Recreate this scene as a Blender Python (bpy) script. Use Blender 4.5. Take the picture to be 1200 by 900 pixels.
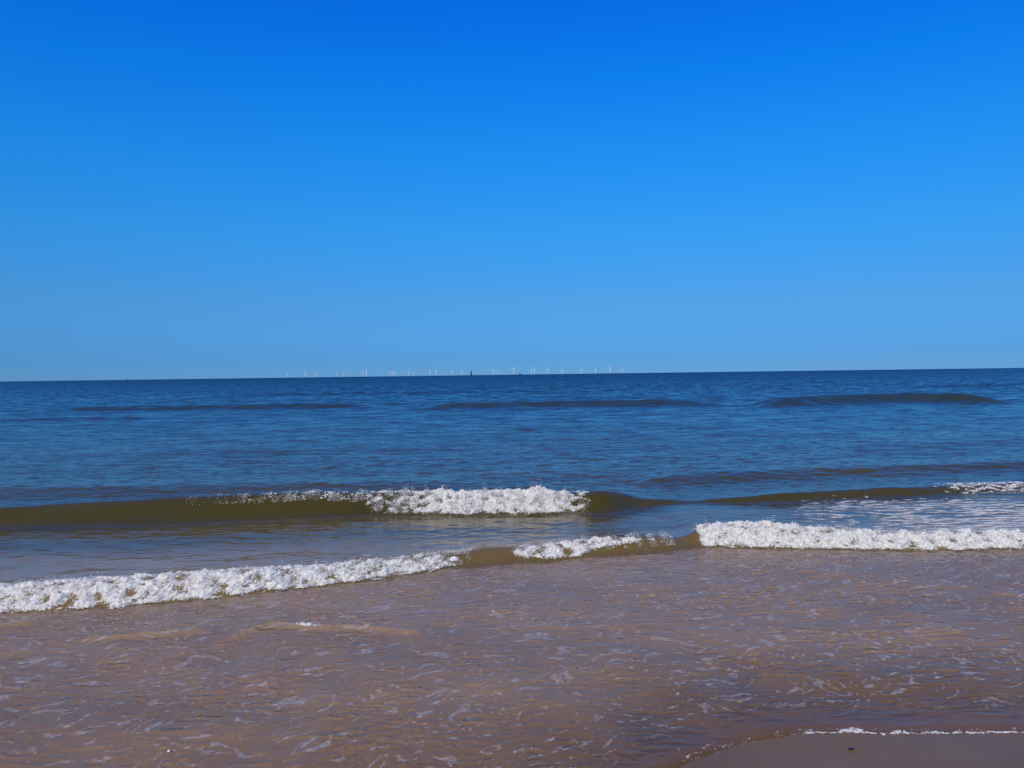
import bpy, math, random
import numpy as np
from mathutils import Matrix, Vector

# ------------------------------------------------------------------ scene, camera, sky, sun
for o in list(bpy.data.objects):
    bpy.data.objects.remove(o, do_unlink=True)
scene = bpy.context.scene
col = scene.collection
R = math.radians

CAM_H = 1.65
F_PX = 960.0                      # focal length in pixels of the 1200 x 900 frame
PITCH = math.atan(11.0 / F_PX)
ROLL = math.atan(16.0 / 1200.0)
fw = np.array([0, math.cos(PITCH), -math.sin(PITCH)])
up0 = np.array([0, math.sin(PITCH), math.cos(PITCH)])
rt0 = np.array([1.0, 0, 0])
rt = rt0 * math.cos(ROLL) - up0 * math.sin(ROLL)
up = up0 * math.cos(ROLL) + rt0 * math.sin(ROLL)
cam_d = bpy.data.cameras.new('camera')
cam = bpy.data.objects.new('camera', cam_d)
col.objects.link(cam)
cam_d.sensor_width = 36.0
cam_d.lens = 36.0 * F_PX / 1200.0
cam_d.clip_start = 0.05
cam_d.clip_end = 120000.0
cam.matrix_world = Matrix(((rt[0], up[0], -fw[0], 0), (rt[1], up[1], -fw[1], 0),
                           (rt[2], up[2], -fw[2], CAM_H), (0, 0, 0, 1)))
scene.camera = cam

SUN_EL, SUN_AZ = R(45), R(198)    # azimuth clockwise from +Y (out to sea)
world = bpy.data.worlds.new('World')
scene.world = world
world.use_nodes = True
wn, wl = world.node_tree.nodes, world.node_tree.links
wn.clear()
w_out = wn.new('ShaderNodeOutputWorld')
w_bg = wn.new('ShaderNodeBackground')
w_sky = wn.new('ShaderNodeTexSky')
w_sky.sky_type = 'NISHITA'
w_sky.sun_disc = False
w_sky.sun_elevation = SUN_EL
w_sky.sun_rotation = SUN_AZ
w_sky.altitude = 0
w_sky.air_density = 1.0
w_sky.dust_density = 0.0
w_sky.ozone_density = 1.0
# the clear, deeply blue air of that day: the sky's own colours graded by elevation
w_tc = wn.new('ShaderNodeTexCoord')
w_sep = wn.new('ShaderNodeSeparateXYZ')
w_rmp = wn.new('ShaderNodeValToRGB')
wl.new(w_tc.outputs['Generated'], w_sep.inputs[0])
wl.new(w_sep.outputs['Z'], w_rmp.inputs[0])
stops = [(0.0, (0.21, 0.628, 1.837)), (0.02, (0.183, 0.628, 1.837)), (0.087, (0.271, 0.861, 1.812)), (0.168, (0.207, 1.21, 2.366)), (0.256, (0.118, 1.417, 2.99)), (0.337, (0.049, 1.416, 3.523)), (0.412, (0.03, 1.275, 3.845)), (0.8, (0.035, 1.275, 3.845))]
while len(w_rmp.color_ramp.elements) < len(stops): w_rmp.color_ramp.elements.new(0.5)
for e, (p, c) in zip(w_rmp.color_ramp.elements, stops):
    e.position = p; e.color = (c[0] / 5, c[1] / 5, c[2] / 5, 1)
w_mul = wn.new('ShaderNodeVectorMath'); w_mul.operation = 'MULTIPLY'
w_scl = wn.new('ShaderNodeVectorMath'); w_scl.operation = 'SCALE'; w_scl.inputs['Scale'].default_value = 2.5
wl.new(w_sky.outputs[0], w_mul.inputs[0]); wl.new(w_rmp.outputs[0], w_mul.inputs[1])
wl.new(w_mul.outputs[0], w_scl.inputs[0]); wl.new(w_scl.outputs[0], w_bg.inputs[0])
w_bg.inputs[1].default_value = 0.10
wl.new(w_bg.outputs[0], w_out.inputs[0])

sun_d = bpy.data.lights.new('sun', 'SUN')
sun_d.energy = 3.9
sun_d.angle = R(0.53)
sun_d.color = (1.0, 0.88, 0.66)
sun = bpy.data.objects.new('sun', sun_d)
col.objects.link(sun)
to_sun = Vector((math.sin(SUN_AZ) * math.cos(SUN_EL), math.cos(SUN_AZ) * math.cos(SUN_EL), math.sin(SUN_EL)))
sun.rotation_euler = to_sun.to_track_quat('Z', 'Y').to_euler()
sun.location = to_sun * 50

scene.render.engine = 'CYCLES'
scene.view_settings.view_transform = 'Standard'
scene.view_settings.look = 'None'
scene.view_settings.gamma = 1.0
scene.view_settings.exposure = 0.0
scene.view_settings.use_curve_mapping = False
scene.cycles.max_bounces = 8
scene.cycles.transparent_max_bounces = 12
scene.render.resolution_x = 1024
scene.render.resolution_y = 768

# ------------------------------------------------------------------ measuring helpers
def ray(px, py):
    return fw + (px - 600.0) / F_PX * rt + (450.0 - py) / F_PX * up
def on_level(px, py, z=0.0):          # where the sight line through a pixel meets height z
    r = ray(px, py); t = (z - CAM_H) / r[2]
    return r[0] * t, r[1] * t
def height_at(px, py, y):             # height of the sight line where it passes distance y
    r = ray(px, py); t = y / r[1]
    return r[0] * t, CAM_H + r[2] * t
def sstep(a, b, x):
    t = np.clip((x - a) / (b - a), 0, 1)
    return t * t * (3 - 2 * t)
def curve(pts, k=0.12):
    """smoothed polyline y(x)"""
    pts = sorted(pts)
    xs = np.array([p[0] for p in pts]); ys = np.array([p[1] for p in pts])
    gx = np.linspace(xs[0] - 6, xs[-1] + 6, 4000)
    sl0 = (ys[1] - ys[0]) / (xs[1] - xs[0]); sl1 = (ys[-1] - ys[-2]) / (xs[-1] - xs[-2])
    gy = np.interp(gx, xs, ys)
    gy = np.where(gx < xs[0], ys[0] + 0.5 * sl0 * (gx - xs[0]), gy)
    gy = np.where(gx > xs[-1], ys[-1] + 0.5 * sl1 * (gx - xs[-1]), gy)
    d = gx[1] - gx[0]; n = max(1, int(3 * k / d))
    ker = np.exp(-0.5 * (np.arange(-n, n + 1) * d / k) ** 2); ker /= ker.sum()
    gp = np.pad(gy, n, mode='edge')
    gy = np.convolve(gp, ker, mode='valid')
    return lambda x: np.interp(x, gx, gy)

# ------------------------------------------------------------------ random fields
def skew(f, size, amount, direction):
    """lean the crests over towards one side"""
    n = f.shape[0]
    jj, ii = np.meshgrid(np.arange(n), np.arange(n), indexing='ij')
    y0, x0 = jj * size / n, ii * size / n
    g = f
    for _ in range(3):
        d = amount * g
        g = sample((f, size), x0 + d * math.cos(direction), y0 + d * math.sin(direction))
    return g.astype(np.float32)
def make_tile(n, size, wl0, bw, direction=None, spread=1.0, seed=0, sharp=0.0):
    """periodic gaussian field, rms 1, wavelengths round wl0 (octaves bw), optional direction of travel"""
    rng = np.random.default_rng(seed)
    kx = np.fft.fftfreq(n, size / n)[None, :]; ky = np.fft.fftfreq(n, size / n)[:, None]
    k = np.hypot(kx, ky); k[0, 0] = 1e-9
    amp = np.exp(-0.5 * (np.log2(k * wl0) / bw) ** 2) / k
    if direction is not None:
        a = np.arctan2(ky, kx) - direction
        amp = amp * np.exp(-0.5 * (np.sin(a) / spread) ** 2)
    amp[0, 0] = 0
    f = np.fft.ifft2(amp * np.exp(2j * np.pi * rng.random((n, n)))).real
    f /= f.std()
    if sharp:
        f = np.where(f > 0, f * (1 + sharp * f), f / (1 - sharp * f))
        f -= f.mean(); f /= f.std()
    return (f.astype(np.float32), size)
def sample(tile, x, y, ox=0.0, oy=0.0, rot=0.0):
    f, size = tile; n = f.shape[0]
    c, s = math.cos(rot), math.sin(rot)
    u = ((x * c + y * s + ox) / size) * n; v = ((-x * s + y * c + oy) / size) * n
    u0 = np.floor(u); v0 = np.floor(v)
    fu = (u - u0); fv = (v - v0)
    i0 = u0.astype(np.int64) % n; j0 = v0.astype(np.int64) % n
    i1 = (i0 + 1) % n; j1 = (j0 + 1) % n
    return (f[j0, i0] * (1 - fu) + f[j0, i1] * fu) * (1 - fv) + (f[j1, i0] * (1 - fu) + f[j1, i1] * fu) * fv

T_ripple = make_tile(1024, 4.3, 0.060, 0.6, R(122), 0.6, 1, 0.3)       # oblique swash ripples
T_ripple3 = make_tile(1024, 4.7, 0.065, 0.6, R(95), 0.55, 21, 0.3)
T_ripple2 = make_tile(1024, 3.1, 0.028, 0.6, R(100), 0.9, 2, 0.2)
T_chop = make_tile(1024, 11.0, 0.30, 0.75, R(84), 0.55, 3, 0.15)         # wind chop
T_chop2 = make_tile(1024, 7.0, 0.16, 0.6, R(95), 0.6, 4)
T_sea = make_tile(1024, 110.0, 3.6, 0.8, R(86), 0.35, 5, 0.15)
T_big = make_tile(512, 9.0, 0.9, 0.9, None, 1, 6)
T_foam1 = make_tile(1024, 3.7, 0.15, 0.7, None, 1, 7)
T_foam2 = make_tile(1024, 2.3, 0.04, 0.7, None, 1, 8)
T_foam3 = make_tile(1024, 1.7, 0.018, 0.6, None, 1, 9)
T_lace = make_tile(1024, 7.1, 0.42, 0.55, R(88), 0.5, 10)
T_lace2 = make_tile(1024, 4.3, 0.13, 0.6, R(90), 0.6, 11)

T_ripple = (skew(T_ripple[0], T_ripple[1], 0.0075, R(122)), T_ripple[1])
T_ripple3 = (skew(T_ripple3[0], T_ripple3[1], 0.0080, R(95)), T_ripple3[1])

# ------------------------------------------------------------------ shapes of shore and waves
A_TOE = [(-220, 728), (-100, 723), (0, 719), (150, 712), (210, 705), (274, 699), (337, 691), (400, 684), (493, 670),
         (543, 662), (585, 660), (633, 657), (700, 650), (767, 645), (800, 641), (822, 638), (920, 640),
         (1060, 642), (1200, 641), (1400, 640)]
A_TOP = [(-220, 698), (-100, 694), (0, 690), (75, 684), (150, 679), (225, 673), (375, 661), (450, 656), (487, 651), (543, 645),
         (562, 640), (580, 639), (600, 639), (613, 640), (667, 634), (733, 626), (767, 625), (800, 627), (815, 620), (822, 613),
         (902, 612), (955, 617), (1025, 621), (1200, 621), (1400, 622)]
B_TOE = [(-250, 640), (0, 628), (225, 622), (430, 612), (533, 611), (633, 610), (673, 607), (700, 612), (750, 606),
         (800, 602), (920, 599), (1046, 592), (1130, 587), (1200, 583), (1400, 577)]
B_TOP = [(-250, 608), (0, 597), (110, 590), (225, 584), (375, 578), (430, 579), (533, 578), (617, 577), (677, 580), (700, 575), (725, 577),
         (750, 584), (800, 589), (860, 584), (920, 577.5), (1046, 571), (1130, 568), (1200, 567), (1400, 563)]
SHORE = [(-900, 1180), (0, 1130), (500, 1040), (700, 960), (770, 915), (800, 898), (815, 890), (850, 880), (885, 868), (920, 861), (955, 857.5),
         (997, 859), (1042, 860), (1130, 859), (1200, 858), (1400, 855)]
yA = curve([on_level(px, py, 0.03) for px, py in A_TOE], 0.10)
yB = curve([on_level(px, py, 0.0) for px, py in B_TOE], 0.12)
yS = curve([on_level(px, py, 0.045) for px, py in SHORE], 0.05)
A_CR, B_CR = 0.24, 0.60
def heights(tops, ytoe, off, k):
    pts = []
    for px, py in tops:
        x = on_level(px, py)[0]
        for _ in range(4):
            x, z = height_at(px, py, float(ytoe(x)) + off)
        pts.append((x, z))
    return curve(pts, k)
hA = heights(A_TOP, yA, A_CR, 0.05)
hB = heights(B_TOP, yB, B_CR, 0.10)

def bed(x, y):
    z = 0.052 - 0.017 * (y - 3.0)
    z = np.where(y > 8.0, 0.052 - 0.085 - 0.035 * (y - 8.0), z)
    z = np.where(y < 3.0, 0.052 - 0.022 * (y - 3.0), z)
    z = np.maximum(z, -2.5)
    return z + 0.004 * sample(T_big, x, y) * np.clip(y / 3, 0.3, 1)

# swells farther out: (pixel crest line, height, front width, back width, fade)
SW = [
    ([(760, 559), (850, 553.5), (930, 550.5), (1025, 547), (1200, 541), (1400, 535)], 0.095, 0.45, 0.9, 60),
    ([(-300, 580), (0, 573), (200, 571), (400, 567), (560, 569)], 0.085, 0.5, 0.9, 120),
    ([(560, 558), (700, 553), (820, 546)], 0.035, 0.6, 0.9, 100),
    ([(905, 465.5), (1000, 461.7), (1080, 460.3), (1165, 461.5)], 0.46, 1.2, 3.0, 40),
    ([(60, 477.5), (200, 475), (420, 472)], 0.24, 1.0, 3.0, 80),
    ([(500, 473), (650, 469.5), (820, 467.5)], 0.30, 1.1, 3.0, 70),
    ([(-200, 496), (0, 491), (170, 488)], 0.10, 1.2, 2.0, 80),
    ([(640, 500), (800, 496), (1000, 490)], 0.05, 1.0, 2.0, 100),
    ([(1000, 520), (1200, 514), (1400, 510)], 0.06, 1.0, 1.6, 120),
    ([(100, 530), (300, 526), (520, 524)], 0.04, 0.8, 1.4, 120),
    ([(250, 462), (420, 459.5), (640, 457)], 0.22, 2.5, 5.0, 80),
    ([(1130, 449), (1300, 447)], 0.4, 5, 8.0, 60),
]
SWL = []
for pts, hgt, wf, wb, fade in SW:
    wp = [on_level(px, py, hgt) for px, py in pts]
    x0, _ = on_level(pts[0][0], pts[0][1], hgt); x1, _ = on_level(pts[-1][0], pts[-1][1], hgt)
    xf = abs(x1 - x0) * fade / abs(pts[-1][0] - pts[0][0])
    SWL.append((curve(wp, 0.1 * abs(x1 - x0)), hgt, wf, wb, x0, x1, xf, wp[0][1]))

def bore_a(x, y):
    s = y - yA(x)
    h = hA(x) - 0.035
    rise = sstep(-0.03, A_CR, s) ** 0.8
    back = 0.30 + 0.70 * np.exp(-np.maximum(s - A_CR, 0) / 0.40)
    return np.maximum(h, 0.02) * rise * np.where(s > A_CR, back, 1.0)
def wave_b(x, y):
    s = y - yB(x)
    h = np.maximum(hB(x) - 0.02, 0.01)
    wf = np.clip(0.10 + 2.5 * h, 0.22, 0.78)
    rise = sstep(B_CR + 0.03 - wf, B_CR + 0.03, s) ** 1.4
    back = 0.06 + 0.94 * np.exp(-(np.maximum(s - B_CR, 0) / 0.75) ** 1.5)
    return h * rise * np.where(s > B_CR, back, 1.0)

# small fronts running over the swash: (pixel line, height, fade)
LITTLE = [([(95, 757), (160, 751), (215, 747), (250, 745)], 0.020, 25),
          ([(255, 762), (290, 748), (318, 738), (345, 741), (385, 743), (425, 742), (470, 747), (500, 752)], 0.022, 30),
          ([(-80, 742), (0, 738), (45, 735)], 0.018, 20),
          ([(560, 745), (640, 740), (720, 741), (800, 737)], 0.007, 60),
          ([(820, 728), (900, 722), (1010, 719)], 0.008, 60),
          ([(1075, 748), (1110, 745), (1140, 749)], 0.012, 20),
          ([(1165, 700), (1195, 703), (1240, 706)], 0.016, 15),
          ([(600, 756), (625, 757), (650, 766)], 0.008, 20)]
LIT = []
for pts, hgt, fade in LITTLE:
    wp = [on_level(px, py, 0.03) for px, py in pts]
    x0, x1 = wp[0][0], wp[-1][0]
    LIT.append((curve(wp, 0.03), hgt, x0, x1, abs(x1 - x0) * fade / abs(pts[-1][0] - pts[0][0])))

def sea(x, y, fine=True):
    b = bed(x, y)
    s_sh = y - yS(x)
    a_s = y - yA(x)
    # thin swash sheet over the sand, flat-ish level behind the first bore
    depth = 0.009 * sstep(0.0, 0.10, s_sh) + 0.030 * sstep(0.0, 1.6, s_sh)
    z = np.maximum(b + depth, np.where(y > 5, 0.012, -1))
    z = np.where(s_sh < 0, b - 0.02, z)
    far = sstep(13, 20, y)
    w = bore_a(x, y)
    w = w * (1 - sstep(9, 11, y)) + wave_b(x, y) * (1 - sstep(12.5, 15, y))
    for cy, hgt, wf, wb, x0, x1, xf, _ in SWL:
        s = y - cy(x)
        wdt = np.where(s < 0, wf, wb)
        m = sstep(x0 - xf * 0.5, x0 + xf * 0.5, x) * (1 - sstep(x1 - xf * 0.5, x1 + xf * 0.5, x))
        w = w + hgt * np.exp(-(s / wdt) ** 2) * m
    for cy, hgt, x0, x1, xf in LIT:
        s = y - cy(x)
        m = sstep(x0 - xf * .6, x0 + xf, x) * (1 - sstep(x1 - xf, x1 + xf * .6, x))
        w = w + hgt * m * sstep(-0.05, 0.035, s) * np.exp(-np.maximum(s - 0.03, 0) / 0.16)
    if fine:
        near = 1 - sstep(-0.1, 0.5, a_s)
        thin = sstep(0.0, 0.5, s_sh)
        patch = 0.75 + 0.35 * np.clip(sample(T_big, x, y, 2.2, 1.1), -1.5, 1.5)
        lr = sstep(-1.2, 1.6, x - 0.15 * (y - 4))
        rp = sample(T_ripple, x, y) * (1 - lr) + sample(T_ripple3, x, y) * lr
        rp2 = sample(T_ripple, x * 0.42, y * 0.42, 1.7, 0.4, 0.2) * (1 - lr) + sample(T_ripple3, x * 0.42, y * 0.42, 1.7, 0.4, 0.1) * lr
        w = w + near * thin * (patch * (0.0023 * rp + 0.0008 * sample(T_ripple2, x, y)) + 0.0014 * rp2
                               + 0.0016 * sample(T_big, x * 2.3, y * 2.3, 4, 3))
        mid = sstep(0.15, 0.9, a_s)
        calm = 0.35 + 0.65 * sstep(9.5, 13, y)
        w = w + mid * calm * (0.0030 * sample(T_chop, x, y) + 0.0022 * sample(T_chop2, x, y)
                              + 0.0035 * sample(T_chop, x * .55, y * .55, 3.0, 5.0, 0.2))
        w = w + sstep(14, 40, y) * (0.010 * sample(T_sea, x, y) + 0.005 * sample(T_chop, x * .3, y * .3, 1, 2, .35))
    zz = z + w
    return np.where(s_sh > 0.03, np.maximum(zz, b + 0.005), zz)

# ------------------------------------------------------------------ mesh helpers
def mesh_from(name, verts, faces, smooth=True, attrs=None):
    me = bpy.data.meshes.new(name)
    verts = np.asarray(verts, np.float32); faces = np.asarray(faces, np.int32)
    nf, k = faces.shape
    me.vertices.add(len(verts)); me.vertices.foreach_set('co', verts.ravel())
    me.loops.add(nf * k); me.loops.foreach_set('vertex_index', faces.ravel())
    me.polygons.add(nf); me.polygons.foreach_set('loop_start', np.arange(0, nf * k, k, dtype=np.int32))
    me.update(calc_edges=True)
    me.polygons.foreach_set('use_smooth', np.full(nf, smooth, dtype=bool))
    for an, arr in (attrs or {}).items():
        a = me.attributes.new(an, 'FLOAT', 'POINT')
        a.data.foreach_set('value', np.asarray(arr, np.float32).ravel())
    me.update()
    return me
def link(name, me, mat, parent=None, **props):
    o = bpy.data.objects.new(name, me)
    col.objects.link(o)
    if mat: me.materials.append(mat)
    if parent: o.parent = parent
    for k, v in props.items(): o[k] = v
    return o
def grid_faces(ny, nx):
    i = np.arange(ny - 1)[:, None] * nx + np.arange(nx - 1)[None, :]
    return np.stack([i, i + 1, i + nx + 1, i + nx], -1).reshape(-1, 4)
def compact(v, f, extra=()):
    used = np.zeros(len(v), bool); used[f.ravel()] = True
    idx = np.cumsum(used) - 1
    return v[used], idx[f], [e[used] for e in extra]

# ------------------------------------------------------------------ materials
def new_mat(name):
    m = bpy.data.materials.new(name); m.use_nodes = True
    nt = m.node_tree; nt.nodes.clear()
    return m, nt.nodes, nt.links
def ramp(nodes, stops, mode='LINEAR'):
    r = nodes.new('ShaderNodeValToRGB'); r.color_ramp.interpolation = mode
    el = r.color_ramp.elements
    while len(el) < len(stops): el.new(0.5)
    for e, (p, c) in zip(el, stops):
        e.position = p; e.color = (*c, 1) if len(c) == 3 else c
    return r
def math_node(nodes, links, op, a, b=None, clamp=False):
    n = nodes.new('ShaderNodeMath'); n.operation = op; n.use_clamp = clamp
    for i, v in enumerate((a, b)):
        if v is None: continue
        if hasattr(v, 'is_linked'): links.new(v, n.inputs[i])
        else: n.inputs[i].default_value = v
    return n.outputs[0]

def make_water():
    m, N, L = new_mat('sea_water')
    out = N.new('ShaderNodeOutputMaterial')
    geo = N.new('ShaderNodeNewGeometry')
    def attr(n):
        a = N.new('ShaderNodeAttribute'); a.attribute_name = n; return a.outputs['Fac']
    a_turb, a_off, a_rough = attr('turbid'), attr('offshore'), attr('unresolved')
    # small ripples near by, leaning across the backwash
    a_sw = attr('swash')
    mp = N.new('ShaderNodeMapping'); mp.inputs['Rotation'].default_value = (0, 0, R(-30)); mp.inputs['Scale'].default_value = (8.0, 21.0, 12.0)
    L.new(geo.outputs['Position'], mp.inputs[0])
    wz = N.new('ShaderNodeTexNoise'); wz.inputs['Scale'].default_value = 5.0; wz.inputs['Detail'].default_value = 2
    L.new(geo.outputs['Position'], wz.inputs['Vector'])
    wa = N.new('ShaderNodeVectorMath'); wa.operation = 'MULTIPLY_ADD'
    L.new(wz.outputs['Color'], wa.inputs[0]); wa.inputs[1].default_value = (1.6, 1.6, 0); L.new(mp.outputs[0], wa.inputs[2])
    nz = N.new('ShaderNodeTexNoise'); nz.noise_type = 'RIDGED_MULTIFRACTAL'; nz.inputs['Scale'].default_value = 0.8; nz.inputs['Detail'].default_value = 3
    nz.inputs['Roughness'].default_value = 0.55
    L.new(wa.outputs[0], nz.inputs['Vector'])
    bq = N.new('ShaderNodeBump'); bq.inputs['Distance'].default_value = 0.011
    L.new(math_node(N, L, 'MULTIPLY', a_sw, 0.9), bq.inputs['Strength']); L.new(nz.outputs[0], bq.inputs['Height'])
    n0 = N.new('ShaderNodeTexNoise'); n0.inputs['Scale'].default_value = 30; n0.inputs['Detail'].default_value = 3
    L.new(geo.outputs['Position'], n0.inputs['Vector'])
    bp = N.new('ShaderNodeBump'); bp.inputs['Distance'].default_value = 0.004; bp.inputs['Strength'].default_value = 0.4
    L.new(n0.outputs[0], bp.inputs['Height']); L.new(bq.outputs[0], bp.inputs['Normal'])
    # slopes of waves too small for the mesh far out
    n2 = N.new('ShaderNodeTexNoise'); n2.inputs['Scale'].default_value = 2.2; n2.inputs['Detail'].default_value = 4
    mp2 = N.new('ShaderNodeMapping'); mp2.inputs['Scale'].default_value = (0.45, 1.0, 1.0)
    L.new(geo.outputs['Position'], mp2.inputs[0]); L.new(mp2.outputs[0], n2.inputs['Vector'])
    n3 = N.new('ShaderNodeTexNoise'); n3.inputs['Scale'].default_value = 0.016; n3.inputs['Detail'].default_value = 3
    mp3 = N.new('ShaderNodeMapping'); mp3.inputs['Scale'].default_value = (0.35, 1.0, 1.0)
    L.new(geo.outputs['Position'], mp3.inputs[0]); L.new(mp3.outputs[0], n3.inputs['Vector'])
    sub = N.new('ShaderNodeVectorMath'); sub.operation = 'SUBTRACT'
    L.new(n2.outputs['Color'], sub.inputs[0]); sub.inputs[1].default_value = (0.5, 0.5 + WATER_TILT, 0.5)
    k = math_node(N, L, 'MULTIPLY', math_node(N, L, 'MULTIPLY_ADD', n3.outputs['Fac'], 0.8), 1.0)
    k.node.inputs[0].links[0].from_node.inputs[2].default_value = 0.6
    k2 = math_node(N, L, 'MULTIPLY', k, a_rough)
    sc = N.new('ShaderNodeVectorMath'); sc.operation = 'SCALE'
    L.new(sub.outputs[0], sc.inputs[0]); L.new(k2, sc.inputs['Scale'])
    ml = N.new('ShaderNodeVectorMath'); ml.operation = 'MULTIPLY'
    L.new(sc.outputs[0], ml.inputs[0]); ml.inputs[1].default_value = (1, 1, 0)
    ad = N.new('ShaderNodeVectorMath'); ad.operation = 'ADD'
    L.new(bp.outputs[0], ad.inputs[0]); L.new(ml.outputs[0], ad.inputs[1])
    nm = N.new('ShaderNodeVectorMath'); nm.operation = 'NORMALIZE'
    L.new(ad.outputs[0], nm.inputs[0]); nrm = nm.outputs[0]
    # what the water itself looks like: sandy brown inshore, green, then dark sea
    body = ramp(N, BODY)
    L.new(a_off, body.inputs[0])
    vn = N.new('ShaderNodeTexNoise'); vn.inputs['Scale'].default_value = 0.9; vn.inputs['Detail'].default_value = 4
    mp4 = N.new('ShaderNodeMapping'); mp4.inputs['Scale'].default_value = (0.5, 1.3, 1.0)
    L.new(geo.outputs['Position'], mp4.inputs[0]); L.new(mp4.outputs[0], vn.inputs['Vector'])
    hs = N.new('ShaderNodeHueSaturation')
    L.new(body.outputs[0], hs.inputs['Color'])
    L.new(math_node(N, L, 'ADD', math_node(N, L, 'MULTIPLY', vn.outputs['Fac'], 0.4), 0.8), hs.inputs['Value'])
    df = N.new('ShaderNodeBsdfDiffuse'); L.new(hs.outputs[0], df.inputs['Color']); L.new(nrm, df.inputs['Normal'])
    tr = N.new('ShaderNodeBsdfTransparent'); tr.inputs[0].default_value = (0.97, 0.93, 0.86, 1)
    mx = N.new('ShaderNodeMixShader')
    tfac = math_node(N, L, 'MULTIPLY', a_turb, math_node(N, L, 'ADD', math_node(N, L, 'MULTIPLY', vn.outputs['Fac'], 0.3), 0.85), True)
    L.new(tfac, mx.inputs[0]); L.new(tr.outputs[0], mx.inputs[1]); L.new(df.outputs[0], mx.inputs[2])
    fr = N.new('ShaderNodeFresnel'); fr.inputs['IOR'].default_value = 1.34; L.new(nrm, fr.inputs['Normal'])
    gl = N.new('ShaderNodeBsdfGlossy'); gc = N.new('ShaderNodeCombineColor')          # seen through a polariser: weakest where one looks steeply down
    gv = math_node(N, L, 'MULTIPLY_ADD', a_sw, -0.30); gv.node.inputs[2].default_value = 0.84
    for q in range(3): L.new(gv, gc.inputs[q])
    L.new(gc.outputs[0], gl.inputs['Color'])
    L.new(math_node(N, L, 'MULTIPLY_ADD', a_rough, 0.10), gl.inputs['Roughness'])
    gl.inputs['Roughness'].links[0].from_node.inputs[2].default_value = 0.05
    L.new(nrm, gl.inputs['Normal'])
    m2 = N.new('ShaderNodeMixShader')
    L.new(fr.outputs[0], m2.inputs[0]); L.new(mx.outputs[0], m2.inputs[1]); L.new(gl.outputs[0], m2.inputs[2])
    L.new(m2.outputs[0], out.inputs[0])
    return m
WATER_TILT = 0.155
BODY = [(0.0, (0.285, 0.186, 0.110)), (0.06, (0.318, 0.222, 0.140)), (0.11, (0.290, 0.200, 0.112)), (0.16, (0.185, 0.124, 0.050)), (0.215, (0.098, 0.072, 0.016)),
        (0.25, (0.050, 0.040, 0.003)), (0.38, (0.050, 0.048, 0.014)), (0.55, (0.028, 0.042, 0.034)), (0.78, (0.008, 0.028, 0.045)), (1.0, (0.0005, 0.014, 0.044))]

def make_sand():
    m, N, L = new_mat('wet_sand')
    out = N.new('ShaderNodeOutputMaterial'); p = N.new('ShaderNodeBsdfPrincipled')
    geo = N.new('ShaderNodeNewGeometry')
    n1 = N.new('ShaderNodeTexNoise'); n1.inputs['Scale'].default_value = 2.2; n1.inputs['Detail'].default_value = 5
    n2 = N.new('ShaderNodeTexNoise'); n2.inputs['Scale'].default_value = 420; n2.inputs['Detail'].default_value = 2
    n3 = N.new('ShaderNodeTexNoise'); n3.inputs['Scale'].default_value = 16; n3.inputs['Detail'].default_value = 4
    for n in (n1, n2, n3): L.new(geo.outputs['Position'], n.inputs['Vector'])
    c = ramp(N, [(0.3, (0.124, 0.074, 0.026)), (0.7, (0.152, 0.092, 0.036))]); L.new(n1.outputs[0], c.inputs[0])
    hs = N.new('ShaderNodeHueSaturation'); L.new(c.outputs[0], hs.inputs['Color'])
    L.new(math_node(N, L, 'ADD', math_node(N, L, 'MULTIPLY', n2.outputs[0], 0.9), 0.55), hs.inputs['Value'])
    L.new(hs.outputs[0], p.inputs['Base Color'])
    p.inputs['Roughness'].default_value = 0.42; p.inputs['Specular IOR Level'].default_value = 0.4
    b = N.new('ShaderNodeBump'); b.inputs['Distance'].default_value = 0.0015; b.inputs['Strength'].default_value = 0.4
    L.new(n2.outputs[0], b.inputs['Height'])
    b2 = N.new('ShaderNodeBump'); b2.inputs['Distance'].default_value = 0.006; b2.inputs['Strength'].default_value = 0.25
    L.new(n3.outputs[0], b2.inputs['Height']); L.new(b.outputs[0], b2.inputs['Normal']); L.new(b2.outputs[0], p.inputs['Normal'])
    L.new(p.outputs[0], out.inputs[0])
    return m

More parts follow.
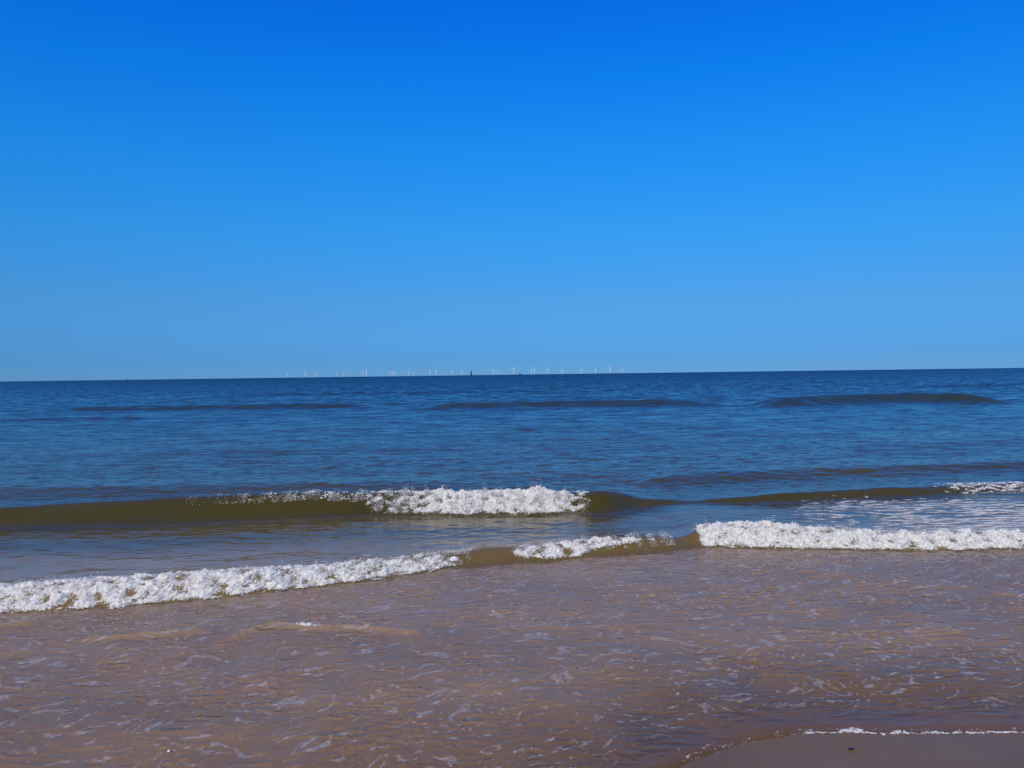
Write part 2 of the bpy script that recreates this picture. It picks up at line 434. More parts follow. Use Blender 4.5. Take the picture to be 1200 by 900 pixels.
def make_foam():
    m, N, L = new_mat('white_foam')
    out = N.new('ShaderNodeOutputMaterial'); p = N.new('ShaderNodeBsdfPrincipled')
    geo = N.new('ShaderNodeNewGeometry')
    n = N.new('ShaderNodeTexNoise'); n.inputs['Scale'].default_value = 32; n.inputs['Detail'].default_value = 6; n.inputs['Roughness'].default_value = 0.65
    n4 = N.new('ShaderNodeTexNoise'); n4.inputs['Scale'].default_value = 62; n4.inputs['Detail'].default_value = 6; n4.inputs['Roughness'].default_value = 0.75
    L.new(geo.outputs['Position'], n.inputs['Vector']); L.new(geo.outputs['Position'], n4.inputs['Vector'])
    c = ramp(N, [(0.34, (0.56, 0.57, 0.56)), (0.60, (0.85, 0.855, 0.80))]); L.new(n.outputs[0], c.inputs[0])
    L.new(c.outputs[0], p.inputs['Base Color'])
    p.inputs['Roughness'].default_value = 0.4
    b = N.new('ShaderNodeBump'); b.inputs['Distance'].default_value = 0.010; b.inputs['Strength'].default_value = 0.6
    L.new(n4.outputs[0], b.inputs['Height']); L.new(b.outputs[0], p.inputs['Normal'])
    tl = N.new('ShaderNodeBsdfTranslucent'); tl.inputs[0].default_value = (0.85, 0.86, 0.86, 1)
    mx = N.new('ShaderNodeMixShader'); mx.inputs[0].default_value = 0.25
    L.new(p.outputs[0], mx.inputs[1]); L.new(tl.outputs[0], mx.inputs[2])
    # froth thins out towards the edges of each mass
    at = N.new('ShaderNodeAttribute'); at.attribute_name = 'cover'
    nn = math_node(N, L, 'MULTIPLY_ADD', n4.outputs[0], 3.6, True); nn.node.inputs[2].default_value = -1.25
    t = math_node(N, L, 'SUBTRACT', math_node(N, L, 'MULTIPLY', at.outputs['Fac'], 1.42), math_node(N, L, 'MULTIPLY', nn, 1.0))
    t = math_node(N, L, 'MULTIPLY', t, 1.6, True)
    tr = N.new('ShaderNodeBsdfTransparent')
    m3 = N.new('ShaderNodeMixShader'); L.new(t, m3.inputs[0]); L.new(tr.outputs[0], m3.inputs[1]); L.new(mx.outputs[0], m3.inputs[2])
    L.new(m3.outputs[0], out.inputs[0])
    return m

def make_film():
    m, N, L = new_mat('thin_pale_film')
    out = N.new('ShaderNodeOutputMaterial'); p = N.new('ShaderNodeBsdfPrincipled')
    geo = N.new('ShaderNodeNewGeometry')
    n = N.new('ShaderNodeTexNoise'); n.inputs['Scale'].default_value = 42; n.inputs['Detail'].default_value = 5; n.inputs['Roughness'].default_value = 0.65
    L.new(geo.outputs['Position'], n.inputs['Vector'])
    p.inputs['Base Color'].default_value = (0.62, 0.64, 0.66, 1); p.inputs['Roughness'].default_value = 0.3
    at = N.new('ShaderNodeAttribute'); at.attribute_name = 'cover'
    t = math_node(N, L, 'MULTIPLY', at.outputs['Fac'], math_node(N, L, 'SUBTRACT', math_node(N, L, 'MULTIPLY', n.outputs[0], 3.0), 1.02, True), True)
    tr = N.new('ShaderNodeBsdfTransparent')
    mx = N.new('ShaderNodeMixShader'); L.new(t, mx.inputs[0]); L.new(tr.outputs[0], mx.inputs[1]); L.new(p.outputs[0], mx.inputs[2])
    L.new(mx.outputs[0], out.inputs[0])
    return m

def plain(name, colr, rough=0.5, var=0.08, scale=3.0):
    m, N, L = new_mat(name)
    out = N.new('ShaderNodeOutputMaterial'); p = N.new('ShaderNodeBsdfPrincipled')
    tc = N.new('ShaderNodeTexCoord')
    n = N.new('ShaderNodeTexNoise'); n.inputs['Scale'].default_value = scale; n.inputs['Detail'].default_value = 4
    L.new(tc.outputs['Object'], n.inputs['Vector'])
    c = ramp(N, [(0.3, tuple(v * (1 - var) for v in colr)), (0.7, tuple(min(1, v * (1 + var)) for v in colr))])
    L.new(n.outputs[0], c.inputs[0]); L.new(c.outputs[0], p.inputs['Base Color'])
    p.inputs['Roughness'].default_value = rough
    L.new(p.outputs[0], out.inputs[0])
    return m

M_water, M_sand, M_foam = make_water(), make_sand(), make_foam()
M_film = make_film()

# ------------------------------------------------------------------ the sea sheet
rows = [1.6]
while rows[-1] < 45000:
    y = rows[-1]
    if y < 6.6: st = 0.0098
    elif y < 12.0: st = 0.015
    elif y < 60: st = 0.038 * (y / 12.0) ** 1.15
    else: st = 0.34 * (y / 60.0) ** 2.4
    rows.append(y + min(st, 0.25 * y))
rows = np.array(rows)
u = np.concatenate([-np.geomspace(0.74, 4.0, 26)[::-1], np.linspace(-0.73, 0.73, 740), np.geomspace(0.74, 4.0, 26)])
X = u[None, :] * (rows[:, None] + 0.45); Y = np.repeat(rows[:, None], len(u), 1)
Z = np.empty_like(X)
for i in range(0, len(rows), 100):
    Z[i:i + 100] = sea(X[i:i + 100], Y[i:i + 100])
Z *= np.where(Y > 300, np.exp(-(Y - 300) / 300), 1)
B = bed(X, Y)
depth = np.maximum(Z - B, 0)
turb = np.clip(1 - np.exp(-depth * 32.0), 0, 1); turb = np.where(Y > 12, 1, turb)
lg = np.log10(Y)
a_s = Y - yA(X)
Yq = Y - (yB(X) - 9.2) * sstep(6, 8, Y) * (1 - sstep(12, 17, Y))     # sandy water reaches as far as the second wave
off = np.interp(Yq, [3, 7.5, 9.3, 11.5, 14, 30, 60, 200, 1000], [0, .07, .25, .32, .40, .55, .68, .85, 1.0])
off = np.clip(off + (0.12 * sstep(-0.16, 0.02, a_s) - 0.045 * sstep(0.25, 0.6, a_s)) * (1 - sstep(8.2, 9.0, Yq)), 0, 1)
swash = (1 - sstep(-0.1, 0.3, a_s)) * sstep(0.0, 0.3, Y - yS(X))
unres = np.interp(lg, [1.0, 1.15, 1.5, 1.8, 2.1, 2.6, 4], [0.0, 0.2, 0.5, 0.85, 1.35, 1.7, 1.8])
V = np.stack([X, Y, Z], -1).reshape(-1, 3)
Fq = grid_faces(len(rows), len(u))
keep = (Y - yS(X) > -0.02).reshape(-1)
Fq = Fq[keep[Fq].all(1)]
V, Fq, (turb, off, unres, swash) = compact(V, Fq, (turb.ravel(), off.ravel(), unres.ravel(), swash.ravel()))
link('sea', mesh_from('sea', V, Fq, True, {'turbid': turb, 'offshore': off, 'unresolved': unres, 'swash': swash}), M_water,
     kind='structure', label='blue sea with low waves running onto the sandy shore')
TRIS = [('sea', len(Fq) * 2)]

# ------------------------------------------------------------------ the beach under and in front of it
yy = np.concatenate([np.linspace(-400, -6, 30), np.linspace(-5.5, 1.6, 40), np.arange(1.65, 14, 0.06), np.linspace(14, 120, 40)])
xx = np.concatenate([-np.geomspace(14, 900, 24)[::-1], np.arange(-13.5, 13.6, 0.09), np.geomspace(14, 900, 24)])
XX, YY = np.meshgrid(xx, yy)
ZZ = bed(XX, np.maximum(YY, -40)) + 0.0012 * sample(T_foam1, XX, YY) * (YY > 1)
link('beach', mesh_from('beach', np.stack([XX, YY, ZZ], -1).reshape(-1, 3), grid_faces(len(yy), len(xx))), M_sand,
     kind='structure', label='smooth wet brown sand at the water edge')

# ------------------------------------------------------------------ foam
OCT_V = np.array([(1, 0, 0), (-1, 0, 0), (0, 1, 0), (0, -1, 0), (0, 0, 1), (0, 0, -1)], float)
OCT_F = np.array([(0, 2, 4), (2, 1, 4), (1, 3, 4), (3, 0, 4), (2, 0, 5), (1, 2, 5), (3, 1, 5), (0, 3, 5)])
def blobs(P, rad, rng):
    n = len(P)
    sc = rad[:, None] * rng.uniform(0.7, 1.3, (n, 3))
    sc[:, 2] *= 1.3
    v = P[:, None, :] + OCT_V[None] * sc[:, None, :] * rng.uniform(0.8, 1.2, (n, 6, 1))
    f = OCT_F[None] + 6 * np.arange(n)[:, None, None]
    return v.reshape(-1, 3), f.reshape(-1, 3)

def foam_band(name, label, x0, x1, ytoe, s0, s1, dx, ds, mask, amp, lift=0.004, spray=0, spray_h=0.06, spray_s=(0.0, 0.5), seed=0, fwd=0.0,
              spray_mask=None, rad=(0.0016, 0.005), mat=None, rise=None):
    """one mass of foam lying on the water between s0 and s1 behind the line ytoe"""
    rng = np.random.default_rng(seed)
    gx = np.arange(x0, x1, dx); gs = np.arange(s0, s1, ds)
    x, s = np.meshgrid(gx, gs); y = s + ytoe(x)
    e = 0.012
    z = sea(x, y, True)
    zx = (sea(x + e, y, False) - sea(x - e, y, False)) / (2 * e); zy = (sea(x, y + e, False) - sea(x, y - e, False)) / (2 * e)
    nl = np.sqrt(zx ** 2 + zy ** 2 + 1)
    arc = np.cumsum(np.sqrt(1 + zy ** 2), 0) * ds
    n1 = sample(T_foam1, x, arc, 0.3 * seed, 0.1); n2 = sample(T_foam2, x, arc, 0.2 * seed, 0.5); n3 = sample(T_foam3, x, arc)
    mk = mask(x, s, n1, n2, n3)
    puff = 0.42 + 0.22 * np.tanh(0.9 * n1) + 0.10 * np.tanh(n2) + 0.08 * np.tanh(n3)
    if rise: amp = amp * rise(x)
    d = lift + amp * np.clip(mk, 0, 1) * (0.15 + puff)
    px = x - zx / nl * d 
    py = y - zy / nl * d - fwd * np.clip(mk, 0, 1) * (0.5 + 0.5 * n1)
    pz = z + d / nl
    v = np.stack([px, py, pz], -1).reshape(-1, 3); f = grid_faces(len(gs), len(gx))
    keep = (mk > -0.18).reshape(-1)
    f = f[keep[f].all(1)]
    v, f, (cov,) = compact(v, f, (np.clip((mk + 0.18) * 1.25, 0, 1).ravel(),))
    f = np.concatenate([f[:, [0, 1, 2]], f[:, [0, 2, 3]]])
    if spray:
        sx = rng.uniform(x0, x1, spray * 3); ss = rng.uniform(*spray_s, spray * 3)
        p = (spray_mask or (lambda a, b: np.ones_like(a)))(sx, ss)
        cl = np.clip(0.5 + 0.7 * sample(T_foam1, sx, ss * 0.3, 1.1, 0.2), 0, 1.6)
        ok = rng.random(len(sx)) < p * cl
        sx, ss = sx[ok][:spray], ss[ok][:spray]
        hh = rng.exponential(spray_h * 0.33, len(sx)) * np.clip(0.5 + 0.6 * sample(T_foam1, sx, ss * 0, .3, .3), 0.05, 2)
        sy = ss + ytoe(sx)
        P = np.stack([sx, sy - fwd, sea(sx, sy, False) + np.mean(amp) * 0.3 + hh * (rise(sx) if rise else 1)], -1)
        r = np.minimum(rng.gamma(1.6, rad[0] * 0.5, len(sx)) + 0.0008, rad[1])
        bv, bf = blobs(P, r, rng)
        f = np.concatenate([f, bf + len(v)]); v = np.concatenate([v, bv]); cov = np.concatenate([cov, np.full(len(bv), 1.0)])
    TRIS.append((name, len(f)))
    return link(name, mesh_from(name, v, f, True, {'cover': cov}), mat or M_foam, kind='stuff', label=label, category='foam', group='foam along the breaking waves')

def wx(px, py): return on_level(px, py, 0.05)[0]
def ends(x, a, b, w): return sstep(a, a + w, x) * (1 - sstep(b - w, b, x))
def tri(s, a, b, c, d): return sstep(a, b, s) * (1 - sstep(c, d, s))

# first bore, left length
xa0, xa1 = -5.2, wx(556, 660)
def m_al(x, s, n1, n2, n3):
    wid = np.interp(x, [wx(0, 700), wx(300, 690), wx(480, 670), xa1], [0.52, 0.42, 0.30, 0.16])
    core = tri(s, -0.13, 0.03, wid * 0.35, wid * 1.5)
    return core * 1.05 * ends(x, -6, xa1 + 0.04, 0.35) - 0.50 + 0.22 * n1 + 0.10 * n2 + 0.05 * n3
foam_band('surf_foam', 'long white foam roll of the nearest wave, left of the clear brown gap', xa0, xa1, yA, -0.16, 0.78, 0.0075, 0.007,
          m_al, 0.040, spray=9000, spray_h=0.03, spray_s=(0.02, 0.35), seed=1, fwd=0.015,
          spray_mask=lambda x, s: tri(s, 0.0, .15, .25, .4))
# first bore, middle length
xm0, xm1 = wx(597, 655), wx(795, 640)
def m_am(x, s, n1, n2, n3):
    wid = np.interp(x, [xm0, wx(680, 650), xm1], [0.22, 0.30, 0.12])
    front = np.interp(x, [xm0, wx(680, 650), wx(700, 648), xm1], [0.06, 0.0, 0.08, 0.17])
    core = tri(s, front - 0.04, front + 0.04, wid * 0.75, wid + 0.06)
    return core * 1.15 * ends(x, xm0 - .02, xm1, 0.12) - 0.55 + 0.24 * n1 + 0.12 * n2 + 0.05 * n3
foam_band('surf_foam', 'ragged strip of foam on the nearest wave, right of the clear brown gap', xm0, xm1, yA, -0.05, 0.45, 0.0065, 0.006,
          m_am, 0.035, spray=3000, spray_h=0.03, spray_s=(0.05, 0.3), seed=2, fwd=0.012)
# first bore, right length
xr0, xr1 = wx(819, 638), 6.4
def m_ar(x, s, n1, n2, n3):
    wid = np.interp(x, [xr0, wx(900, 640), wx(1000, 640), 6], [0.36, 0.40, 0.30, 0.34])
    core = tri(s, -0.13, 0.03, wid * 0.4, wid * 1.45)
    return core * 1.15 * sstep(xr0, xr0 + 0.08, x) - 0.50 + 0.20 * n1 + 0.10 * n2 + 0.05 * n3
foam_band('surf_foam', 'thick white foam front of the nearest wave at the right', xr0, xr1, yA, -0.16, 0.66, 0.0078, 0.007,
          m_ar, 0.050, spray=9000, spray_h=0.04, spray_s=(0.05, 0.35), seed=3, fwd=0.02,
          spray_mask=lambda x, s: tri(s, 0.0, .15, .25, .4) * np.where(x < 3.2, 1, .4))
# second wave: tumbling white water in the middle
xb0, xb1 = wx(425, 605), wx(697, 605)
def m_b(x, s, n1, n2, n3):
    core = tri(s, 0.06, 0.24, 0.60, 0.74)
    t = np.interp(x, [xb0, wx(480, 605), wx(520, 605), wx(650, 605), xb1], [0.50, 0.80, 1.15, 1.2, 0.40])
    low = np.interp(x, [xb0, wx(480, 605), wx(660, 605), xb1], [0.20, 0.0, 0.0, 0.25])
    return core * t * sstep(low, low + 0.12, s) - 0.52 + 0.20 * n1 + 0.11 * n2 + 0.06 * n3
foam_band('surf_foam', 'tumbling white breaker crest on the second wave, centre of the view', xb0, xb1, yB, -0.02, 0.80, 0.0075, 0.006,
          m_b, 0.075, spray=16000, spray_h=0.085, spray_s=(0.15, 0.68), seed=4, fwd=0.03,
          spray_mask=lambda x, s: tri(s, 0.1, .4, .62, .7) * ends(x, xb0, xb1, 0.3), rad=(0.0016, 0.0055),
          rise=lambda x: 0.62 + 0.75 * np.exp(-((x - wx(630, 600)) / 0.16) ** 2) + 0.35 * np.exp(-((x - wx(520, 600)) / 0.14) ** 2))
# second wave: spilling lip left of the breaker, sun glints modelled as white flecks
xg0, xg1 = wx(235, 600), wx(445, 600)
def m_g(x, s, n1, n2, n3):
    core = tri(s, 0.33, 0.45, 0.56, 0.64)
    t = np.interp(x, [xg0, wx(320, 600), wx(400, 600), xg1], [0.10, 0.68, 0.85, 0.8])
    return core * t - 0.85 + 0.16 * n1 + 0.26 * n2 + 0.20 * n3
foam_band('surf_foam', 'foam flecks and modelled sun glints along the spilling lip left of the tumbling breaker', xg0, xg1, yB, 0.25, 0.70, 0.007, 0.006,
          m_g, 0.03, spray=3500, spray_h=0.03, spray_s=(0.38, 0.62), seed=5, fwd=0.01,
          spray_mask=lambda x, s: np.interp(x, [xg0, xg1], [0.05, 1.0]), rad=(0.0018, 0.005))
# thin lace behind the right front
def m_l(x, s, n1, n2, n3):
    l1 = sample(T_lace, x, s, 0.7, 0.9); l2 = sample(T_lace2, x, s)
    cov = np.interp(x, [1.9, 2.6, 4.0, 6, 7], [0.0, 0.5, 0.95, 1.12, 1.12]) * np.interp(s, [0.25, 0.4, 1.4, 2.6, 3.0], [0.95, 1, .95, .95, 0.2])
    cov = cov * sstep(1.9 + 0.0, 2.5, x - np.maximum(s - 0.8, 0) * 0.75)
    ridge = 1 - np.abs(l1) * 1.1
    return (cov * 1.0 - 0.95 + 0.46 * ridge + 0.22 * l2 + 0.06 * n2) * 1.1
foam_band('foam_lace', 'thin streaky lace of foam on the water behind the right foam front', 1.7, 7.6, yA, 0.25, 3.0, 0.011, 0.009,
          m_l, 0.010, lift=0.004, seed=6)
# whitecap remains on the right end of the second wave
xc0 = wx(1090, 575)
def m_c(x, s, n1, n2, n3):
    l1 = sample(T_lace2, x, s, .4, .2)
    core = tri(s, 0.25, 0.45, 0.8, 1.0)
    return core * np.interp(x, [xc0, xc0 + .4, 8], [0, .95, 1.1]) - 0.80 + 0.3 * l1 + 0.2 * n2
foam_band('surf_foam', 'small whitecap on the crest at the far right of the second wave', xc0, 8.6, yB, 0.2, 1.0, 0.010, 0.008, m_c, 0.02, seed=7)
# back streaks behind the left roll
def m_s(x, s, n1, n2, n3):
    l1 = sample(T_lace2, x * .7, s * 1.3, .1, .9)
    cov = np.interp(x, [-5, -3, -1.5, -0.6], [1, .95, .6, 0]) * tri(s, 0.25, 0.4, 0.6, 0.85)
    return cov - 1.0 + 0.32 * l1 + 0.16 * n2
foam_band('foam_lace', 'broken foam streaks trailing behind the left foam roll', -5.2, -0.5, yA, 0.2, 0.9, 0.009, 0.008, m_s, 0.008, lift=0.003, seed=8)
# thin translucent pale patches scattered over the shallows
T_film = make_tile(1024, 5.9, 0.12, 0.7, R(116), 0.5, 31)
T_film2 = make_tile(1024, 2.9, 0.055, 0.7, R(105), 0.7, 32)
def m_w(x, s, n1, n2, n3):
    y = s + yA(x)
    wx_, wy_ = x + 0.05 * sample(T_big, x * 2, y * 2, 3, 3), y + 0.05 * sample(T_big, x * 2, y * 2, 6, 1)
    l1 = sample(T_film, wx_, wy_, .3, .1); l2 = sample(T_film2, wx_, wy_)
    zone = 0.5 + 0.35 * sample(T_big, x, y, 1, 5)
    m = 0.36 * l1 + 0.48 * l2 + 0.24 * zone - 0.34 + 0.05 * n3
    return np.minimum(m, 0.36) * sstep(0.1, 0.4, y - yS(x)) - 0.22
foam_band('pale_film', 'thin pale patches scattered over the brown shallows', -5.0, 5.2, yA, -4.2, -0.05, 0.009, 0.009, m_w, 0.0015, lift=0.0025, seed=11, mat=M_film)
# edge of the swash on the sand
def m_e(x, s, n1, n2, n3):
    xe = wx(945, 858)
    wid = np.interp(x, [wx(800, 895), wx(860, 880), xe - .02, xe + .05, wx(1010, 858), wx(1040, 858), wx(1100, 858), 3], [0.06, 0.03, 0.02, 0.035, 0.038, 0.022, 0.016, 0.016])
    t = np.interp(x, [wx(800, 895), wx(860, 880), xe - .03, xe + .02, 3], [0.62, 0.45, 0.36, 0.98, 0.85])
    off = np.interp(x, [wx(800, 895), wx(860, 880), wx(950, 858)], [0.03, 0.02, 0.004])
    wid = wid * np.clip(1 + 0.45 * n1, 0.4, 2)
    return t * np.exp(-((s - off - wid * .5) / (wid * .6)) ** 2) - 0.45 + 0.14 * n2 + 0.12 * n3
foam_band('swash_foam', 'thin white foam line at the water edge on the bare sand', wx(800, 895), 2.9, yS, -0.02, 0.16, 0.004, 0.004, m_e, 0.004, lift=0.002,
          spray=260, spray_h=0.002, spray_s=(0.0, 0.05), seed=9, rad=(0.0009, 0.002),
          spray_mask=lambda x, s: np.interp(x, [.7, 1.1, 1.3, 2.9], [.35, .1, .9, .7]))
# a blob of foam on the little front
yl = LIT[1][0]
def m_f(x, s, n1, n2, n3):
    return 1.1 * np.exp(-((x - wx(357, 741)) / 0.09) ** 2) * np.exp(-((s - 0.015) / 0.022) ** 2) - 0.45 + 0.15 * n2 + 0.1 * n3
foam_band('swash_foam', 'small white foam smear on the rippled shallows at the left', wx(325, 741), wx(390, 741), yl, -0.04, 0.08, 0.004, 0.004, m_f, 0.008, lift=0.003, seed=10)

# ------------------------------------------------------------------ wind farm on the horizon
M_white = plain('turbine_white', (0.72, 0.75, 0.77), 0.5, 0.03)
M_yellow = plain('turbine_base_yellow', (0.65, 0.45, 0.05), 0.5, 0.05)
def lathe(prof, n=12):
    v = []; f = []
    for r, z in prof:
        for i in range(n):
            a = 2 * math.pi * i / n; v.append((r * math.cos(a), r * math.sin(a), z))
    for j in range(len(prof) - 1):
        for i in range(n):
            k = (i + 1) % n
            f.append((j * n + i, j * n + k, (j + 1) * n + k, (j + 1) * n + i))
    return np.array(v), np.array(f)
def box(x0, x1, y0, y1, z0, z1):
    v = np.array([(x, y, z) for z in (z0, z1) for y in (y0, y1) for x in (x0, x1)], float)
    f = np.array([(0, 2, 3, 1), (4, 5, 7, 6), (0, 1, 5, 4), (2, 6, 7, 3), (0, 4, 6, 2), (1, 3, 7, 5)])
    return v, f
HUB = 95.0
ME_tower = mesh_from('tower', *lathe([(3.8, 14), (3.5, 40), (3.0, 70), (2.5, HUB - 2), (0.1, HUB - 1.8)]))
ME_base = mesh_from('foundation', *lathe([(4.6, -6), (4.6, 14), (6.0, 14.2), (6.0, 15.2), (0.1, 15.3)]))
v_, f_ = box(-2.6, 2.6, -4, 10, HUB - 2.6, HUB + 2.8)
v_[:, 0] *= np.where(v_[:, 1] > 0, 0.85, 1); ME_nac = mesh_from('nacelle', v_, f_, False)
hv, hf = lathe([(0.05, -3.4), (1.4, -2.8), (2.2, -1.2), (2.4, 0.6), (0.1, 0.8)])
hv = hv[:, [0, 2, 1]] * [1, 1, 1]; ME_hub = mesh_from('rotor_hub', hv, hf[:, ::-1])
bl = []
for t, ch, th in [(0.0, 2.6, 2.4), (0.06, 2.8, 2.2), (0.2, 3.6, 1.2), (0.5, 2.4, 0.6), (0.8, 1.5, 0.3), (1.0, 0.6, 0.12)]:
    z = 1.2 + 56 * t
    bl.append([(-0.35 * ch, 0, z), (0, -th / 2, z), (0.65 * ch, 0, z), (0, th / 2, z)])
bv = np.array(bl).reshape(-1, 3)
bf = np.array([(j * 4 + i, j * 4 + (i + 1) % 4, j * 4 + 4 + (i + 1) % 4, j * 4 + 4 + i) for j in range(5) for i in range(4)])
ME_blade = mesh_from('blade', bv, bf)
for me_ in (ME_tower, ME_nac, ME_hub, ME_blade): me_.materials.append(M_white)
ME_base.materials.append(M_yellow)

# column in the photograph, apparent height in pixels from sea to topmost blade tip
TURB = [(337, 7.0), (358, 10.0), (371, 8.0), (395, 6.5), (403, 8.5), (425.6, 8.5), (429.6, 10.5), (457.6, 8.0), (460.6, 9.0), (464, 7.5), (479, 10.0),
        (485, 6.5), (504.5, 9.0), (511, 10.0), (529.6, 8.0), (541, 7.0), (578, 10.0), (583, 6.5), (602, 12.5), (623, 8.0), (626.7, 11.0), (642, 9.5),
        (659, 8.5), (681.7, 8.5), (698, 8.0), (715, 11.0), (729, 7.0)]
ORD = ['leftmost', 'second', 'third', 'fourth', 'fifth', 'sixth', 'seventh', 'eighth', 'ninth', 'tenth', 'eleventh', 'twelfth', 'thirteenth', 'fourteenth',
       'fifteenth', 'sixteenth', 'seventeenth', 'eighteenth', 'nineteenth', 'twentieth', 'twenty-first', 'twenty-second', 'twenty-third', 'twenty-fourth',
       'twenty-fifth', 'twenty-sixth']
rnd = random.Random(4)
for i, (px, hp) in enumerate(TURB):
    dist = F_PX * 152.0 / hp
    hy = 447 - 16 * px / 1200 + 0.15
    r = ray(px, hy); x = r[0] / r[1] * dist
    t = bpy.data.objects.new('wind_turbine', None); col.objects.link(t)
    t.location = (x, dist, 0); t.rotation_euler = (0, 0, rnd.uniform(-0.35, 0.15))
    if px == 541: lab = 'faint white wind turbine just left of the dark sailboat on the horizon'
    elif px == 578: lab = 'first white wind turbine to the right of the dark sailboat'
    elif px == 602: lab = 'tallest white wind turbine on the horizon, just left of the low ship'
    elif px == 729: lab = 'rightmost small wind turbine of the row on the horizon'
    elif i == 0: lab = 'leftmost faint wind turbine of the row on the horizon'
    else: lab = f'white wind turbine on the horizon, {ORD[i]} from the left of the row'
    t['label'] = lab; t['category'] = 'wind turbine'; t['group'] = 'wind turbines on the horizon'
    link('foundation', ME_base, None, t); link('tower', ME_tower, None, t); link('nacelle', ME_nac, None, t)
    hub = link('rotor_hub', ME_hub, None, t); hub.location = (0, -5.0, HUB)
    ph = rnd.uniform(-12, 12)
    for k in range(3):
        b = link('blade', ME_blade, None, hub); b.rotation_euler = (0, R(ph + 120 * k), 0)

# ------------------------------------------------------------------ vessels
M_sail = plain('dark_sail', (0.035, 0.06, 0.11), 0.8); M_hull = plain('dark_hull', (0.012, 0.02, 0.04), 0.4)
M_mast = plain('mast_metal', (0.10, 0.12, 0.15), 0.4); M_grey = plain('ship_grey', (0.05, 0.07, 0.10), 0.6)
def hull_mesh(name, l, b, h, rake=0.12):
    st = []; n = 12
    for i in range(n + 1):
        t = i / n; w = b / 2 * (math.sin(math.pi * min(1, 0.28 + 0.72 * t)) ** 0.7 if t < 1 else 0.02)
        w = max(w, 0.03); xx_ = -l / 2 + l * t; sh = h * (1 + 0.25 * t * t)
        st += [(xx_, -w, sh), (xx_ - l * rake * t * 0.3, -w * 0.75, 0), (xx_ - l * rake * t * .3, 0, -0.25 * h), (xx_ - l * rake * t * 0.3, w * 0.75, 0), (xx_, w, sh)]
    f = [(j * 5 + i, j * 5 + i + 1, j * 5 + 6 + i, j * 5 + 5 + i) for j in range(n) for i in range(4)]
    f += [(j * 5 + 4, j * 5, j * 5 + 5, j * 5 + 9) for j in range(n)]
    f += [(0, 4, 3, 1)]
    return mesh_from(name, np.array(st), np.array(f), False)
def sail_mesh(name, a, b, c, belly):
    a, b, c = map(np.array, (a, b, c)); n = 8; v = []; f = []
    for side in (0, 0.04):
        for i in range(n + 1):
            for j in range(n + 1):
                t = i / n; p = (a * (1 - j / n) + b * (j / n)) * (1 - t) + c * t
                bl_ = belly * math.sin(math.pi * t) * math.sin(math.pi * j / n)
                v.append(p + np.array([0, bl_ + side, 0]))
    m_ = n + 1
    for s_ in (0, 1):
        o_ = s_ * m_ * m_
        for i in range(n):
            for j in range(n):
                q = (o_ + i * m_ + j, o_ + i * m_ + j + 1, o_ + (i + 1) * m_ + j + 1, o_ + (i + 1) * m_ + j)
                f.append(q if s_ else q[::-1])
    return mesh_from(name, np.array(v), np.array(f))
def place(name, px, dist, rz, label, cat):
    e = bpy.data.objects.new(name, None); col.objects.link(e)
    hy = 447 - 16 * px / 1200; r = ray(px, hy)
    e.location = (r[0] / r[1] * dist, dist, 0); e.rotation_euler = (0, 0, rz)
    e['label'] = label; e['category'] = cat
    return e
sb = place('sailboat', 552.2, 2050, R(62), 'small dark sailboat with raised sails on the horizon among the turbines', 'sailboat')
link('hull', hull_mesh('hull', 11.5, 3.4, 1.6), M_hull, sb)
v_, f_ = box(-2.2, 1.6, -0.9, 0.9, 1.5, 2.3); v_[4:, :2] *= 0.8
link('cabin', mesh_from('cabin', v_, f_, False), M_grey, sb)
mv, mf = lathe([(0.13, 1.4), (0.09, 16.4), (0.01, 16.5)], 8); mv[:, 0] += 1.0
link('mast', mesh_from('mast', mv, mf), M_mast, sb)
v_, f_ = box(-4.0, 0.9, -0.08, 0.08, 2.75, 2.9); link('boom', mesh_from('boom', v_, f_, False), M_mast, sb)
link('mainsail', sail_mesh('mainsail', (0.85, 0, 3.0), (-4.0, 0, 3.0), (0.85, 0, 16.0), 0.5), M_sail, sb)
link('jib', sail_mesh('jib', (5.4, 0, 2.0), (1.3, 0.3, 2.4), (1.2, 0, 14.5), 0.45), M_sail, sb)

sh = place('cargo_ship', 610, 9000, R(8), 'low dark ship on the horizon right of the tallest turbine', 'ship')
link('hull', hull_mesh('hull', 42, 9, 5.0), M_hull, sh)
v_, f_ = box(-17, -9, -3.6, 3.6, 5.0, 13.5); v_[4:, 0] = v_[4:, 0] * 0.95 - 0.5
wh = link('wheelhouse', mesh_from('wheelhouse', v_, f_, False), M_grey, sh)
v_, f_ = box(-12.8, -8.3, -3.9, 3.9, 11.0, 12.4); link('bridge_window', mesh_from('bridge_window', v_, f_, False), M_hull, wh)
mv, mf = lathe([(0.4, 13.4), (0.25, 19), (0.02, 19.1)], 8); mv[:, 0] -= 13.5
link('mast', mesh_from('mast', mv, mf), M_mast, sh)
v_, f_ = box(-7, 12, -3.2, 3.2, 4.9, 6.8); link('cargo_hatch', mesh_from('cargo_hatch', v_, f_, False), M_grey, sh)

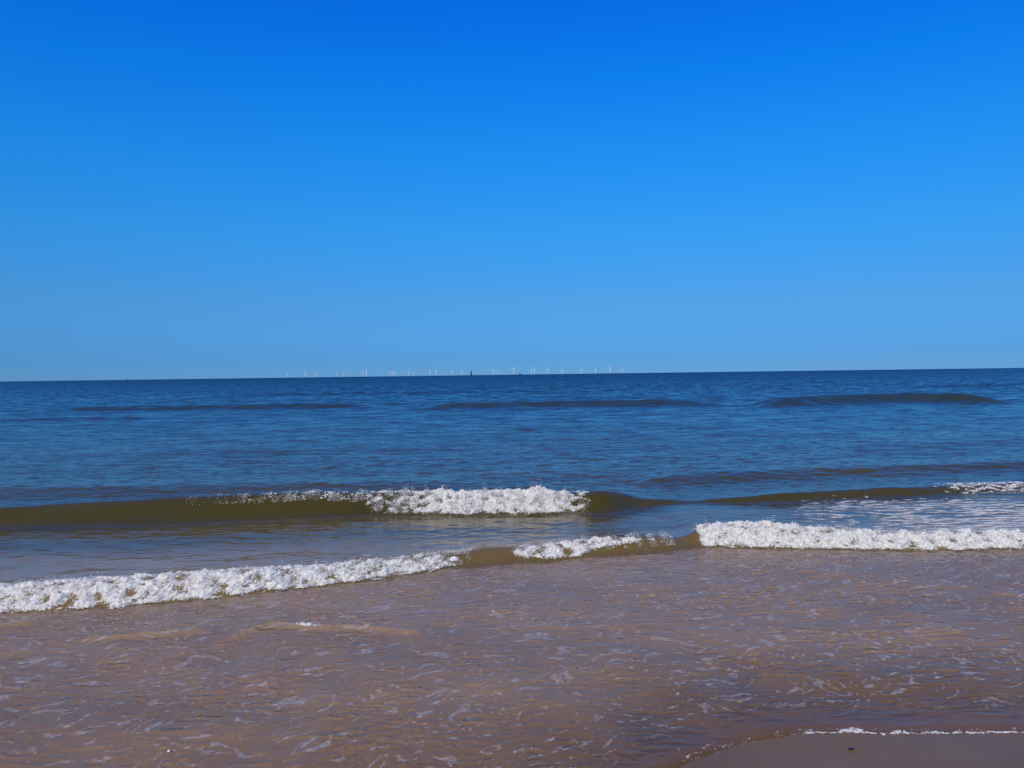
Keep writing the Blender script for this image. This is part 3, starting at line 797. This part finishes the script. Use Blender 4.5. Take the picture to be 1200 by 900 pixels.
bu = place('channel_buoy', 149.5, 2600, 0, 'tiny dark channel buoy far out at the left horizon', 'buoy')
link('float', mesh_from('float', *lathe([(0.1, -0.8), (1.7, -0.5), (1.9, 0.5), (1.7, 0.9), (0.1, 1.0)], 14)), M_hull, bu)
link('tower', mesh_from('tower', *lathe([(1.3, 0.9), (0.9, 3.0), (0.6, 4.6), (0.05, 4.7)], 8)), M_hull, bu)
link('topmark', mesh_from('topmark', *lathe([(0.05, 4.6), (0.8, 4.9), (0.8, 5.8), (0.05, 6.6)], 10)), M_hull, bu)

# ------------------------------------------------------------------ bits of shell
def shell_mesh(name, r, seed):
    rng = np.random.default_rng(seed); n = 22; v = []; f = []
    for layer in (0, 1):
        for i in range(7):
            t = i / 6
            for j in range(n + 1):
                a = math.pi * (0.06 + 0.88 * j / n)
                rr = r * t * (1 + 0.03 * math.sin(a * 26) * t) * (0.86 + 0.14 * math.sin(a))
                z = r * (0.42 * (1 - (1.3 * t - 0.35) ** 2) + 0.02 * math.sin(a * 26) * t) * (1 if layer else 0.86)
                v.append((rr * math.cos(a), rr * math.sin(a) - 0.4 * r, max(z, 0) + (0.001 if layer else 0)))
    m_ = n + 1; 
    for layer in (0, 1):
        o_ = layer * 7 * m_
        for i in range(6):
            for j in range(n):
                q = (o_ + i * m_ + j, o_ + (i + 1) * m_ + j, o_ + (i + 1) * m_ + j + 1, o_ + i * m_ + j + 1)
                f.append(q if layer else q[::-1])
    o_ = 7 * m_
    for j in range(n): f.append((6 * m_ + j, 6 * m_ + j + 1, o_ + 6 * m_ + j + 1, o_ + 6 * m_ + j))
    return mesh_from(name, np.array(v), np.array(f))
M_shell = plain('dark_shell', (0.06, 0.045, 0.045), 0.3, 0.5, 60); M_shell2 = plain('pale_shell', (0.65, 0.60, 0.55), 0.5, 0.2, 60)
for px, py, r, m_, rz, lab in [(997.5, 874.5, 0.020, M_shell, 0.5, 'small dark shell on the bare wet sand at the lower right'),
                               (198, 889, 0.013, M_shell2, 2.0, 'tiny white shell fragment in the shallows at the lower left')]:
    x, y = on_level(px, py, 0.05)
    zb = float(bed(np.array([x]), np.array([y]))[0])
    if m_ is M_shell2: zb = float(sea(np.array([x]), np.array([y]))[0]) - 0.002
    o = link('shell', shell_mesh('shell', r, 1), m_, label=lab, category='shell')
    o.location = (x, y, zb - 0.001); o.rotation_euler = (0.05, 0.08, rz)
